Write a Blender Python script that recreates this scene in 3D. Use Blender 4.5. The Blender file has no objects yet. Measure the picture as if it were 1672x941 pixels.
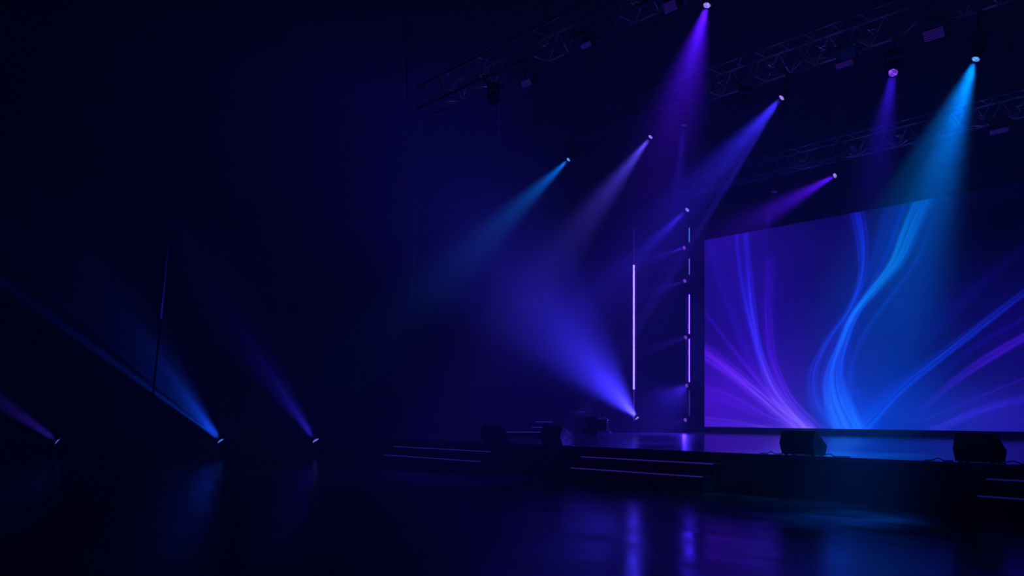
import bpy, math, random
import numpy as np
from mathutils import Vector, Matrix

random.seed(7)
SC = bpy.context.scene
COL = SC.collection

# ------------------------------------------------------------------ camera frame
W_PX, H_PX = 1672, 941
FPX, HOR = 1431.3, 673.2
TH = 0.8662
CAM = Vector((0.0, -13.82, 1.5))
FWD = Vector((-math.sin(TH), math.cos(TH), 0))
RGT = Vector((math.cos(TH), math.sin(TH), 0))
UP = Vector((0, 0, 1))
STAGE_Z = 0.73


def ray(px, py):
    return FWD + RGT * ((px - W_PX / 2) / FPX) + UP * ((HOR - py) / FPX)


def at(px, py, depth):
    return CAM + ray(px, py) * depth


def on_y(px, py, y):
    d = ray(px, py)
    return CAM + d * ((y - CAM.y) / d.y)


def on_z(px, py, z):
    d = ray(px, py)
    return CAM + d * ((z - CAM.z) / d.z)


def depth_of(p):
    return (p - CAM).dot(FWD)


def srgb(r, g, b):
    f = lambda c: (c / 255 / 12.92) if c / 255 <= 0.04045 else ((c / 255 + 0.055) / 1.055) ** 2.4
    return (f(r), f(g), f(b))


# ------------------------------------------------------------------ materials
MATS = {}


def mat(name, color, rough=0.5, metal=0.0, noise=0.0, scale=20.0, bump=0.0, stretch=None, rough_var=0.0, spec=0.5):
    if name in MATS:
        return MATS[name]
    m = bpy.data.materials.new(name)
    m.use_nodes = True
    nt = m.node_tree
    b = nt.nodes['Principled BSDF']
    b.inputs['Roughness'].default_value = rough
    b.inputs['Metallic'].default_value = metal
    b.inputs['Specular IOR Level'].default_value = spec
    tc = nt.nodes.new('ShaderNodeTexCoord')
    mp = nt.nodes.new('ShaderNodeMapping')
    if stretch:
        mp.inputs['Scale'].default_value = stretch
    nz = nt.nodes.new('ShaderNodeTexNoise')
    nz.inputs['Scale'].default_value = scale
    nz.inputs['Detail'].default_value = 4
    nt.links.new(tc.outputs['Object'], mp.inputs['Vector'])
    nt.links.new(mp.outputs['Vector'], nz.inputs['Vector'])
    rp = nt.nodes.new('ShaderNodeValToRGB')
    rp.color_ramp.elements[0].position = 0.3
    rp.color_ramp.elements[1].position = 0.7
    k0, k1 = 1 - noise, 1 + noise
    rp.color_ramp.elements[0].color = (color[0] * k0, color[1] * k0, color[2] * k0, 1)
    rp.color_ramp.elements[1].color = (color[0] * k1, color[1] * k1, color[2] * k1, 1)
    nt.links.new(nz.outputs['Fac'], rp.inputs['Fac'])
    nt.links.new(rp.outputs['Color'], b.inputs['Base Color'])
    if rough_var:
        mr = nt.nodes.new('ShaderNodeMapRange')
        mr.inputs['From Min'].default_value = 0.3
        mr.inputs['From Max'].default_value = 0.7
        mr.inputs['To Min'].default_value = rough - rough_var
        mr.inputs['To Max'].default_value = rough + rough_var
        nt.links.new(nz.outputs['Fac'], mr.inputs['Value'])
        nt.links.new(mr.outputs['Result'], b.inputs['Roughness'])
    if bump:
        bp = nt.nodes.new('ShaderNodeBump')
        bp.inputs['Strength'].default_value = bump
        bp.inputs['Distance'].default_value = 0.01
        nt.links.new(nz.outputs['Fac'], bp.inputs['Height'])
        nt.links.new(bp.outputs['Normal'], b.inputs['Normal'])
    MATS[name] = m
    return m


def glow(name, color, strength, sampled=True, cells=0.0):
    """an emitting surface: a lens, a tube or an added glow; cells gives the facets of a multi-lens face"""
    if name in MATS:
        return MATS[name]
    m = bpy.data.materials.new(name)
    m.use_nodes = True
    nt = m.node_tree
    nt.nodes.clear()
    out = nt.nodes.new('ShaderNodeOutputMaterial')
    em = nt.nodes.new('ShaderNodeEmission')
    em.inputs['Color'].default_value = (*color, 1)
    em.inputs['Strength'].default_value = strength
    nt.links.new(em.outputs[0], out.inputs['Surface'])
    if cells:
        tc = nt.nodes.new('ShaderNodeTexCoord')
        vo = nt.nodes.new('ShaderNodeTexVoronoi')
        vo.inputs['Scale'].default_value = cells
        mr = nt.nodes.new('ShaderNodeMapRange')
        mr.inputs['From Min'].default_value = 0.15
        mr.inputs['From Max'].default_value = 0.6
        mr.inputs['To Min'].default_value = strength * 1.5
        mr.inputs['To Max'].default_value = strength * 0.3
        nt.links.new(tc.outputs['Object'], vo.inputs['Vector'])
        nt.links.new(vo.outputs['Distance'], mr.inputs['Value'])
        nt.links.new(mr.outputs['Result'], em.inputs['Strength'])
    m.cycles.emission_sampling = 'AUTO' if sampled else 'NONE'
    MATS[name] = m
    return m


BLACK = mat('black_powder_coat', (0.018, 0.018, 0.02), 0.45, 0, 0.2, 30)
BLACK_CAB = mat('black_textured_cabinet', (0.03, 0.03, 0.033), 0.62, 0, 0.25, 60, bump=0.3)
GRILLE = mat('black_steel_grille', (0.012, 0.012, 0.013), 0.5, 0.6, 0.4, 160)
RECESS = mat('matte_black_recess', (0.004, 0.004, 0.004), 0.9, 0, 0.1, 30)
TRUSS = mat('truss_aluminium', (0.34, 0.34, 0.36), 0.4, 0.3, 0.15, 12)
ALU = mat('aluminium_edge', (0.3, 0.3, 0.32), 0.35, 0.9, 0.15, 20)
CABLE = mat('black_rubber_cable', (0.012, 0.012, 0.012), 0.6, 0, 0.2, 40)
PLY = mat('black_painted_ply', (0.012, 0.012, 0.014), 0.6, 0, 0.3, 8, bump=0.1)
DECK = mat('gloss_dark_grey_stage_deck', (0.22, 0.22, 0.24), 0.17, 0, 0.25, 2.2, stretch=(0.5, 1.6, 1), rough_var=0.04)
FLOORM = mat('polished_dark_concrete', (0.045, 0.045, 0.052), 0.2, 0, 0.5, 1.8, bump=0.03, stretch=(0.5, 1.0, 1), rough_var=0.07)
WALLM = mat('black_painted_wall', (0.02, 0.021, 0.026), 0.85, 0, 0.25, 0.9)
CEILM = mat('black_ceiling', (0.01, 0.01, 0.012), 0.9, 0, 0.2, 1.5)
DRAPE = mat('black_wool_serge', (0.008, 0.008, 0.01), 0.95, 0, 0.3, 30)
CHROME = mat('chromed_steel', (0.5, 0.5, 0.52), 0.25, 1, 0.05, 20)
BRONZE = mat('cymbal_bronze', (0.35, 0.24, 0.1), 0.3, 1, 0.1, 20)
SHELL = mat('black_drum_lacquer', (0.02, 0.02, 0.025), 0.25, 0, 0.1, 10)
SKIN = mat('drum_head_film', (0.12, 0.12, 0.13), 0.5, 0, 0.1, 10)


# ------------------------------------------------------------------ mesh helpers
class MB:
    def __init__(self):
        self.v, self.f = [], []

    def add(self, vs, fs):
        n = len(self.v)
        self.v += [tuple(v) for v in vs]
        self.f += [tuple(i + n for i in f) for f in fs]
        return self

    def box(self, c, s, M=None, bev=0.0):
        """box centred at c of full size s; M an optional 3x3 turn about c; bev cuts the edges"""
        c = Vector(c)
        hx, hy, hz = s[0] / 2, s[1] / 2, s[2] / 2
        if bev <= 0:
            vs = [Vector((x * hx, y * hy, z * hz)) for x in (-1, 1) for y in (-1, 1) for z in (-1, 1)]
            fs = [(0, 1, 3, 2), (4, 6, 7, 5), (0, 4, 5, 1), (2, 3, 7, 6), (0, 2, 6, 4), (1, 5, 7, 3)]
        else:
            b = min(bev, hx * .49, hy * .49, hz * .49)
            loops = []
            for z, k in ((-hz, b), (-hz + b, 0), (hz - b, 0), (hz, b)):
                x, y = hx - k, hy - k
                loops.append([(-x + b, -y, z), (x - b, -y, z), (x, -y + b, z), (x, y - b, z), (x - b, y, z), (-x + b, y, z), (-x, y - b, z), (-x, -y + b, z)])
            vs = [Vector(p) for l in loops for p in l]
            fs = [tuple(range(7, -1, -1)), tuple(range(24, 32))]
            for i in range(3):
                for j in range(8):
                    a, d = i * 8 + j, i * 8 + (j + 1) % 8
                    fs.append((a, d, d + 8, a + 8))
        if M is not None:
            vs = [M @ v for v in vs]
        return self.add([c + v for v in vs], fs)

    def rod(self, a, b, r, n=8, r2=None, caps=True):
        a, b = Vector(a), Vector(b)
        d = (b - a).normalized()
        q = d.to_track_quat('Z', 'Y')
        r2 = r if r2 is None else r2
        vs = []
        for p, rr in ((a, r), (b, r2)):
            for k in range(n):
                t = 2 * math.pi * k / n
                vs.append(p + q @ Vector((rr * math.cos(t), rr * math.sin(t), 0)))
        fs = [(k, (k + 1) % n, n + (k + 1) % n, n + k) for k in range(n)]
        if caps:
            fs += [tuple(range(n - 1, -1, -1)), tuple(range(n, 2 * n))]
        return self.add(vs, fs)

    def lathe(self, prof, o, axis, n=20):
        """profile of (radius, height) turned about axis through o"""
        q = Vector(axis).normalized().to_track_quat('Z', 'Y')
        o = Vector(o)
        vs, fs = [], []
        for (r, h) in prof:
            for k in range(n):
                t = 2 * math.pi * k / n
                vs.append(o + q @ Vector((r * math.cos(t), r * math.sin(t), h)))
        for i in range(len(prof) - 1):
            for k in range(n):
                a, b = i * n + k, i * n + (k + 1) % n
                fs.append((a, b, b + n, a + n))
        fs += [tuple(range(n - 1, -1, -1)), tuple(range((len(prof) - 1) * n, len(prof) * n))]
        return self.add(vs, fs)

    def tube(self, pts, r, n=6):
        pts = [Vector(p) for p in pts]
        vs, fs = [], []
        for i, p in enumerate(pts):
            d = (pts[min(i + 1, len(pts) - 1)] - pts[max(i - 1, 0)]).normalized()
            q = d.to_track_quat('Z', 'Y')
            for k in range(n):
                t = 2 * math.pi * k / n
                vs.append(p + q @ Vector((r * math.cos(t), r * math.sin(t), 0)))
        for i in range(len(pts) - 1):
            for k in range(n):
                a, b = i * n + k, i * n + (k + 1) % n
                fs.append((a, b, b + n, a + n))
        fs += [tuple(range(n - 1, -1, -1)), tuple(range((len(pts) - 1) * n, len(pts) * n))]
        return self.add(vs, fs)

    def prism(self, poly, fn, t0, t1):
        """poly of 2-D points; fn(p, t) -> 3-D; extruded from t0 to t1"""
        n = len(poly)
        vs = [fn(p, t0) for p in poly] + [fn(p, t1) for p in poly]
        fs = [(k, (k + 1) % n, n + (k + 1) % n, n + k) for k in range(n)]
        fs += [tuple(range(n - 1, -1, -1)), tuple(range(n, 2 * n))]
        return self.add(vs, fs)

    def build(self, name, m, parent=None, smooth=False):
        me = bpy.data.meshes.new(name)
        me.from_pydata([tuple(v) for v in self.v], [], self.f)
        me.validate()
        me.update()
        import bmesh
        bm = bmesh.new()
        bm.from_mesh(me)
        bmesh.ops.recalc_face_normals(bm, faces=bm.faces)
        bm.to_mesh(me)
        bm.free()
        if smooth:
            me.polygons.foreach_set('use_smooth', [True] * len(me.polygons))
            me.set_sharp_from_angle(angle=math.radians(35))
        me.materials.append(m)
        o = bpy.data.objects.new(name, me)
        COL.objects.link(o)
        if parent:
            o.parent = parent
        return o


def tag(o, label=None, cat=None, group=None, kind=None):
    for k, v in (('label', label), ('category', cat), ('group', group), ('kind', kind)):
        if v:
            o[k] = v
    return o


def thing(name, label, cat, loc, group=None, rz=0.0):
    o = bpy.data.objects.new(name, None)
    COL.objects.link(o)
    o.empty_display_size = 0.1
    o.location = loc
    o.rotation_euler = (0, 0, rz)
    return tag(o, label, cat, group)


def struct(name, mb, m, label, cat):
    return tag(mb.build(name, m), label, cat, None, 'structure')


# ------------------------------------------------------------------ room shell
X0, X1, Y0, Y1, ZC = -46.0, 9.0, -21.0, 16.0, 12.6
struct('floor', MB().box(((X0 + X1) / 2, (Y0 + Y1) / 2, -0.1), (X1 - X0, Y1 - Y0, 0.2)), FLOORM, 'dark polished hall floor in front of the stage', 'floor')
struct('ceiling', MB().box(((X0 + X1) / 2, (Y0 + Y1) / 2, ZC + 0.1), (X1 - X0, Y1 - Y0, 0.2)), CEILM, 'black ceiling above the lighting trusses', 'ceiling')
struct('wall_back', MB().box(((X0 + X1) / 2, Y1 + 0.1, ZC / 2), (X1 - X0 + .4, 0.2, ZC)), WALLM, 'black wall behind the stage and screen', 'wall')
struct('wall_left', MB().box((X0 - 0.1, (Y0 + Y1) / 2, ZC / 2), (0.2, Y1 - Y0, ZC)), WALLM, 'dark wall at the far left end of the hall', 'wall')
struct('wall_right', MB().box((X1 + 0.1, (Y0 + Y1) / 2, ZC / 2), (0.2, Y1 - Y0, ZC)), WALLM, 'dark wall at the right end of the hall', 'wall')
struct('wall_front', MB().box(((X0 + X1) / 2, Y0 - 0.1, ZC / 2), (X1 - X0 + .4, 0.2, ZC)), WALLM, 'dark wall at the audience end of the hall', 'wall')

# haze hanging in the whole hall (a little larger than the shell, so its skin lies outside the walls)
HZ = bpy.data.materials.new('stage_haze')
HZ.use_nodes = True
nt = HZ.node_tree
nt.nodes.clear()
_o = nt.nodes.new('ShaderNodeOutputMaterial')
_s = nt.nodes.new('ShaderNodeVolumeScatter')
_s.inputs['Color'].default_value = (0.82, 0.93, 1.0, 1)
_s.inputs['Density'].default_value = 0.024
_s.inputs['Anisotropy'].default_value = 0.0
nt.links.new(_s.outputs[0], _o.inputs['Volume'])
tag(MB().box(((X0 + X1) / 2, (Y0 + Y1) / 2, ZC / 2), (X1 - X0 + 1.2, Y1 - Y0 + 1.2, ZC + 1.2)).build('haze', HZ),
    'thin theatrical haze filling the hall and catching the beams', 'haze', None, 'stuff')

# ------------------------------------------------------------------ stage
SX0, SX1 = -22.6, 4.0
st = thing('stage', 'low black stage with glossy deck running along the right side', 'stage', ((SX0 + SX1) / 2, 8.0, 0))
cx = (SX0 + SX1) / 2
MB().box((0, 0.0, STAGE_Z - 0.03), (SX1 - SX0, 15.9, 0.06)).build('deck', DECK, st)
MB().box((0, 0.03, (STAGE_Z - 0.06) / 2), (SX1 - SX0 - 0.04, 15.84, STAGE_Z - 0.06)).build('fascia', PLY, st)
MB().box((0, -7.965, STAGE_Z - 0.012), (SX1 - SX0, 0.03, 0.03)).build('edge_trim', mat('dark_anodised_edge', (0.06, 0.06, 0.07), 0.3, 0.7, 0.1, 10), st)

Z1, Z2 = 0.305, 0.535


def steps(x0, x1, label, nose, cut=0.28):
    """two treads in front of the stage, upper one set in at the left like the photo's"""
    t = thing('stage_steps', label, 'steps', ((x0 + x1) / 2, -0.32, 0), 'black steps up to the stage')
    w = x1 - x0
    MB().box((0, -0.14, Z1 / 2 - 0.015), (w - 0.02, 0.28, Z1 - 0.03)).build('lower_riser', PLY, t)
    MB().box((0, 0.155, Z2 / 2 - 0.015), (w - 0.02, 0.28, Z2 - 0.03)).build('upper_riser', PLY, t)
    MB().box((0, -0.14, Z1 - 0.015), (w, 0.3, 0.03), bev=.006).build('lower_tread', PLY, t)
    MB().box((0, 0.16, Z2 - 0.015), (w, 0.29, 0.03), bev=.006).build('upper_tread', PLY, t)
    for z, y, nm in ((Z1, -0.296, 'lower_added_glow'), (Z2, 0.009, 'upper_added_glow')):
        MB().box((0, y, z - 0.008), (w - .02, 0.012, 0.022)).build(nm, nose, t)  # added glowing strip along each tread edge, not a real fixture
    return t


n_blue = glow('step_added_glow_blue', srgb(40, 36, 165), 0.65, False)
n_violet = glow('step_added_glow_violet', srgb(76, 40, 190), 0.45, False)
n_dim = glow('step_added_glow_dim', srgb(40, 36, 170), 0.3, False)
a, b = on_y(627, 741, -0.6).x, on_y(786, 752, -0.6).x
steps(a, b, 'black two-tread steps at the far left end of the stage, added blue edge glow', n_blue)
a, b = on_y(932, 765, -0.6).x, on_y(1149, 781, -0.6).x
steps(a, b, 'black two-tread steps at the middle of the stage, added violet edge glow', n_violet)
a = on_y(1596, 808, -0.6).x
steps(a, a + 2.6, 'black two-tread steps cut by the right edge of the picture', n_dim)

# ------------------------------------------------------------------ LED screen with the swirling artwork
YS, ZB, ZT = 13.28, 0.944, 8.02
SXL = on_y(1150.5, 690, YS).x
SXR = SXL + 12.6


def to_screen(px, py):
    p = on_y(px, py, YS)
    return p.x, p.z


NX, NZ = 720, 404
gx = np.linspace(SXL, SXR, NX)
gz = np.linspace(ZB, ZT, NZ)
GX, GZ = np.meshgrid(gx, gz)           # [z, x]
img = np.zeros((NZ, NX, 3))
rng = np.random.default_rng(3)


def blob(px, py, rx, rz, col, amp=1.0):
    x, z = to_screen(px, py)
    w = np.exp(-(((GX - x) / rx) ** 2 + ((GZ - z) / rz) ** 2))
    img[:] += w[..., None] * np.array(srgb(*col)) * amp * 0.62


def spline(ts, vs, t):
    """smooth monotone-ish interpolation (Catmull-Rom on sorted knots)"""
    ts, vs = np.array(ts, float), np.array(vs, float)
    o = np.argsort(ts)
    ts, vs = ts[o], vs[o]
    m = np.gradient(vs, ts)
    i = np.clip(np.searchsorted(ts, t) - 1, 0, len(ts) - 2)
    h = ts[i + 1] - ts[i]
    s = np.clip((t - ts[i]) / h, 0, 1)
    return (2 * s**3 - 3 * s**2 + 1) * vs[i] + (s**3 - 2 * s**2 + s) * h * m[i] + (-2 * s**3 + 3 * s**2) * vs[i + 1] + (s**3 - s**2) * h * m[i + 1]


def ribbon(pts, along, strands=14, soft=0.55):
    """pts: (photo x, photo y, half width in photo px, colour, amplitude); along 'z' or 'x'."""
    if along == 'x' and pts[0][0] >= 1670:      # the rays run on past the picture's edge to the panel's end
        a0, a1 = pts[0], pts[1]
        f = (1800 - a0[0]) / (a0[0] - a1[0])
        pts = [(1800, a0[1] + (a0[1] - a1[1]) * f, a0[2], a0[3], a0[4] * .8)] + list(pts)
    P = [to_screen(p[0], p[1]) for p in pts]
    key = [p[1] if along == 'z' else p[0] for p in P]
    val = [p[0] if along == 'z' else p[1] for p in P]
    wid = []
    for p in pts:
        if along == 'z':
            wid.append(abs(to_screen(p[0] + p[2], p[1])[0] - to_screen(p[0], p[1])[0]))
        else:
            wid.append(abs(to_screen(p[0], p[1] + p[2])[1] - to_screen(p[0], p[1])[1]))
    T = gz if along == 'z' else gx
    c = spline(key, val, T)
    w = np.maximum(spline(key, wid, T), 0.03)
    amp = np.clip(spline(key, [p[4] for p in pts], T), 0, None)
    k = np.array(key)
    lo, hi = k.min(), k.max()
    fade = np.clip((T - lo) / 0.35 + 1, 0, 1) * np.clip((hi - T) / 0.35 + 1, 0, 1)
    amp = amp * fade
    col = np.stack([np.clip(spline(key, [srgb(*p[3])[ch] for p in pts], T), 0, None) for ch in range(3)], -1)
    if along == 'z':
        D = (GX - c[:, None]) / w[:, None]
        A, C = amp[:, None], col[:, None, :]
    else:
        D = (GZ - c[None, :]) / w[None, :]
        A, C = amp[None, :], col[None, :, :]
    prof = 0.5 * soft * np.exp(-(D / 0.8) ** 2)
    tt = (T - lo) / max(hi - lo, 1e-6)
    for _ in range(strands):
        o0, o1 = rng.uniform(-1, 1), rng.uniform(-1, 1)
        off = o0 + (o1 - o0) * (0.5 - 0.5 * np.cos(tt * math.pi * rng.uniform(.6, 1.4)))
        sg = rng.uniform(0.02, 0.1)
        a = rng.uniform(0.15, 0.55) * (1 - 0.5 * abs(o0))
        off = off[:, None] if along == 'z' else off[None, :]
        # one side of a strand is crisp and the other fades, like a fold of cloth
        q = D - off
        s = np.where(q > 0, np.exp(-(q / sg) ** 2), np.exp(-(q / (sg * 3.2)) ** 2))
        prof = prof + a * s * 1.15
    img[:] += (A * prof)[..., None] * C


# ground colours
img += np.array(srgb(6, 4, 50))
blob(1190, 450, 2.6, 3.2, (44, 14, 145), 1.15)
blob(1180, 660, 3.2, 1.6, (92, 24, 228), 1.15)
blob(1330, 400, 2.0, 1.6, (26, 6, 100), 0.6)
blob(1270, 560, 2.4, 1.8, (40, 10, 150), 0.7)
blob(1440, 690, 3.0, 1.3, (0, 84, 225), 0.75)
blob(1440, 600, 2.0, 2.6, (0, 44, 140), 0.6)
blob(1490, 450, 1.3, 2.6, (0, 40, 128), 0.6)
blob(1390, 560, 0.9, 2.6, (0, 40, 150), 0.35)
blob(1640, 690, 2.0, 1.0, (58, 30, 190), 0.75)
blob(1660, 560, 1.6, 1.6, (30, 12, 130), 0.6)
blob(1640, 420, 1.5, 1.4, (12, 8, 90), 0.4)

# the S-shaped cyan veil
ribbon([(1512, 318, 20, (0, 116, 186), .7), (1488, 372, 18, (0, 122, 190), .85), (1462, 432, 16, (0, 126, 196), .95),
        (1428, 474, 13, (0, 118, 200), 1.0), (1400, 508, 10, (10, 104, 226), 1.1), (1378, 558, 12, (14, 86, 222), 1.0),
        (1364, 612, 19, (10, 78, 228), 1.0), (1370, 655, 24, (20, 96, 240), 1.1), (1392, 702, 30, (30, 108, 250), .95)], 'z', 18)
ribbon([(1398, 338, 16, (14, 40, 200), .8), (1409, 400, 13, (14, 50, 206), .8), (1408, 445, 9, (10, 62, 206), .75),
        (1388, 505, 9, (8, 66, 206), .7), (1352, 560, 14, (10, 62, 200), .65), (1332, 610, 17, (8, 54, 196), .6),
        (1338, 660, 18, (10, 62, 210), .7), (1368, 702, 20, (20, 84, 232), .9)], 'z', 12)
ribbon([(1520, 372, 3, (0, 100, 205), .3), (1494, 430, 4, (0, 98, 205), .5), (1452, 488, 5, (0, 92, 200), .5),
        (1412, 545, 6, (0, 84, 200), .45), (1390, 610, 7, (0, 84, 205), .45), (1390, 660, 8, (10, 92, 215), .5), (1404, 702, 10, (20, 104, 235), .7)], 'z', 5, .3)
ribbon([(1470, 340, 26, (0, 60, 180), .5), (1440, 420, 24, (0, 54, 170), .45), (1400, 500, 22, (0, 46, 170), .4), (1375, 600, 26, (0, 44, 170), .4),
        (1400, 702, 44, (0, 70, 215), .6)], 'z', 6, .8)
# left blue and violet sheaf
ribbon([(1212, 385, 14, (26, 22, 176), .6), (1218, 450, 14, (32, 26, 200), .7), (1228, 520, 12, (44, 40, 232), .95),
        (1242, 582, 10, (56, 44, 236), 1.0), (1266, 640, 11, (92, 60, 240), 1.0), (1316, 702, 16, (100, 74, 250), .8)], 'z', 16)
ribbon([(1258, 430, 12, (60, 10, 190), .35), (1254, 520, 10, (72, 14, 215), .6), (1266, 600, 9, (84, 22, 226), .75),
        (1292, 655, 11, (98, 44, 240), .9), (1336, 702, 16, (96, 62, 250), .7)], 'z', 10)
ribbon([(1170, 395, 24, (26, 14, 150), .5), (1190, 470, 20, (30, 14, 160), .4), (1218, 560, 16, (46, 16, 190), .4), (1262, 650, 14, (80, 36, 226), .5), (1316, 702, 16, (110, 70, 246), .5)], 'z', 9, .3)
ribbon([(1148, 572, 16, (92, 24, 226), .95), (1186, 600, 15, (96, 34, 232), 1.0), (1228, 634, 14, (104, 54, 246), .95),
        (1268, 668, 14, (112, 72, 252), .95), (1318, 706, 16, (116, 84, 255), .85)], 'x', 18)
ribbon([(1148, 505, 4, (84, 18, 220), .5), (1186, 556, 5, (86, 22, 224), .55), (1226, 606, 6, (98, 34, 234), .7), (1270, 658, 8, (116, 66, 246), .8), (1318, 704, 12, (110, 76, 252), .6)], 'x', 8, .3)
ribbon([(1148, 640, 12, (84, 20, 220), .4), (1200, 655, 12, (90, 24, 226), .5), (1260, 684, 12, (104, 44, 240), .6), (1318, 708, 12, (120, 70, 250), .6)], 'x', 8, .5)
ribbon([(1148, 690, 10, (100, 50, 240), .6), (1220, 694, 9, (104, 54, 242), .6), (1318, 708, 12, (120, 80, 250), .6)], 'x', 6, .6)
# right hand rays
ribbon([(1672, 478, 7, (12, 46, 190), .75), (1640, 502, 8, (12, 50, 200), .8), (1590, 540, 10, (10, 56, 205), .85), (1530, 585, 12, (10, 62, 210), .8),
        (1470, 632, 16, (6, 66, 215), .7), (1410, 690, 26, (6, 80, 230), .8)], 'x', 12, .5)
ribbon([(1672, 552, 9, (72, 24, 205), .95), (1630, 576, 10, (76, 22, 205), .9), (1570, 614, 9, (62, 20, 195), .7), (1510, 664, 6, (50, 16, 180), .3)], 'x', 10, .6)
ribbon([(1672, 520, 5, (28, 20, 170), .5), (1600, 560, 7, (28, 18, 165), .5), (1520, 622, 8, (20, 24, 165), .3)], 'x', 6, .4)
ribbon([(1672, 618, 4, (64, 20, 190), .5), (1580, 656, 4, (56, 18, 185), .5), (1500, 690, 3, (60, 30, 190), .35)], 'x', 5, .3)
ribbon([(1672, 652, 10, (40, 30, 185), .6), (1600, 672, 10, (52, 30, 200), .7), (1530, 702, 8, (56, 36, 205), .8)], 'x', 8, .5)
ribbon([(1672, 400, 14, (34, 10, 130), .4), (1600, 462, 18, (30, 10, 125), .35), (1520, 540, 20, (16, 14, 120), .2)], 'x', 5, .8)
# the top right corner of the artwork sinks into near black
x_, z_ = to_screen(1640, 360)
img *= (1 - 0.92 * np.exp(-(((GX - x_) / 2.3) ** 2 + ((GZ - z_) / 1.9) ** 2)))[..., None]
x_, z_ = to_screen(1500, 300)
img *= (1 - 0.3 * np.exp(-(((GX - x_) / 2.4) ** 2 + ((GZ - z_) / 0.8) ** 2)))[..., None]
img *= np.array([0.46, 0.50, 0.95])
img = 1.0 - np.exp(-np.clip(img, 0, None) * 1.0)     # the panel's own top brightness
img = np.clip(img, 0, 1)

scr = thing('led_screen', 'giant LED wall with swirling violet, blue and cyan artwork behind the stage', 'screen', ((SXL + SXR) / 2, YS, STAGE_Z))
cxs, czs = (SXL + SXR) / 2, STAGE_Z
vs = np.stack([GX - cxs, np.full_like(GX, -0.01), GZ - czs], -1).reshape(-1, 3)
ii = np.arange(NZ * NX).reshape(NZ, NX)
q = np.stack([ii[:-1, :-1], ii[:-1, 1:], ii[1:, 1:], ii[1:, :-1]], -1).reshape(-1, 4)
me = bpy.data.meshes.new('display')
me.vertices.add(len(vs))
me.vertices.foreach_set('co', vs.ravel())
me.loops.add(q.size)
me.loops.foreach_set('vertex_index', q.ravel())
me.polygons.add(len(q))
me.polygons.foreach_set('loop_start', np.arange(len(q)) * 4)
me.update()
me.validate()
ca = me.color_attributes.new('artwork', 'FLOAT_COLOR', 'POINT')
ca.data.foreach_set('color', np.concatenate([img.reshape(-1, 3), np.ones((NZ * NX, 1))], 1).ravel())
SM = bpy.data.materials.new('led_panel_artwork')
SM.use_nodes = True
nt = SM.node_tree
nt.nodes.clear()
_o = nt.nodes.new('ShaderNodeOutputMaterial')
_e = nt.nodes.new('ShaderNodeEmission')
_a = nt.nodes.new('ShaderNodeVertexColor')
_a.layer_name = 'artwork'
_e.inputs['Strength'].default_value = 2.4
nt.links.new(_a.outputs['Color'], _e.inputs['Color'])
nt.links.new(_e.outputs[0], _o.inputs['Surface'])
SM.cycles.emission_sampling = 'NONE'
me.materials.append(SM)
dsp = bpy.data.objects.new('display', me)
COL.objects.link(dsp)
dsp.parent = scr
hw = (SXR - SXL) / 2
fr = MB()
fr.box((0, 0.12, (ZB + ZT) / 2 - czs), (2 * hw, 0.2, ZT - ZB))
fr.build('cabinet', BLACK, scr)
MB().box((0, 0.1, (ZB - czs) / 2), (2 * hw + 0.5, 0.5, ZB - czs - 0.004)).build('plinth', BLACK_CAB, scr)
pl = on_y(1128, 371, YS)
wl = SXL - pl.x - 0.02
MB().box((-hw - 0.02 - wl / 2, 0.1, (pl.z - czs) / 2), (wl, 0.24, pl.z - czs), bev=.01).build('side_panel', BLACK_CAB, scr)

# ------------------------------------------------------------------ trusses
TRUSSES = {}


def truss(y, z, x0, x1, label, drops):
    t = thing('lighting_truss', label, 'truss', ((x0 + x1) / 2, y, z), 'overhead lighting trusses')
    L = x1 - x0
    hw_, hh = 0.26, 0.56
    for dy, dz in ((-hw_, 0), (hw_, 0), (-hw_, hh), (hw_, hh)):
        MB().rod((-L / 2, dy, dz), (L / 2, dy, dz), 0.028).build('chord', TRUSS, t)
    br = MB()
    n = int(L / 0.62)
    for i in range(n + 1):
        xa = -L / 2 + L * i / n
        if i < n:
            xb = -L / 2 + L * (i + 1) / n
            xm = (xa + xb) / 2
            for dy in (-hw_, hw_):
                br.rod((xa, dy, 0), (xm, dy, hh), 0.013, 5)
                br.rod((xm, dy, hh), (xb, dy, 0), 0.013, 5)
            s = 1 if i % 2 else -1
            br.rod((xa, -s * hw_, 0), (xb, s * hw_, 0), 0.013, 5)
        br.rod((xa, -hw_, 0), (xa, hw_, 0), 0.013, 5)
        br.rod((xa, -hw_, hh), (xa, hw_, hh), 0.013, 5)
    br.build('lattice', TRUSS, t)
    for xd in drops:
        MB().rod((xd - (x0 + x1) / 2, 0, hh - .03), (xd - (x0 + x1) / 2, 0, ZC - z - 0.01), 0.018, 6).build('hoist_chain', CABLE, t)
    return t


# trusses: (lower chord points read off the photo lie on lines parallel to the stage)
ZTR = 9.25


def y_on_plane(px, py, z):
    return on_z(px, py, z).y


YA = y_on_plane(918, 80, ZTR)
YB = y_on_plane(1376, 84, ZTR)
YC = y_on_plane(1489, 230, ZTR)
print('truss Y', YA, YB, YC)
xa0 = on_z(700, 176, ZTR).x
TA = truss(YA, ZTR, on_z(688, 181, ZTR).x, 6.0, 'front lighting truss carrying the topmost violet beam lamp', (-19.5, -14, -8, 0))
TB = truss(YB, ZTR, on_y(905, 240, YB).x, 6.0, 'middle lighting truss carrying most of the lit beam lamps', (-19.5, -15, -9, 0))
TC = truss(YC, ZTR, on_y(1075, 325, YC).x, 6.0, 'rear lighting truss just above the LED wall', (-21, -15, -9, 0))


# added fill lamps inside the trusses, not real fixtures: they make the tubes glint
FILL_GLOW = glow('added_fill_glow', (0.1, 0.06, 1.0), 0.25, False)


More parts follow.
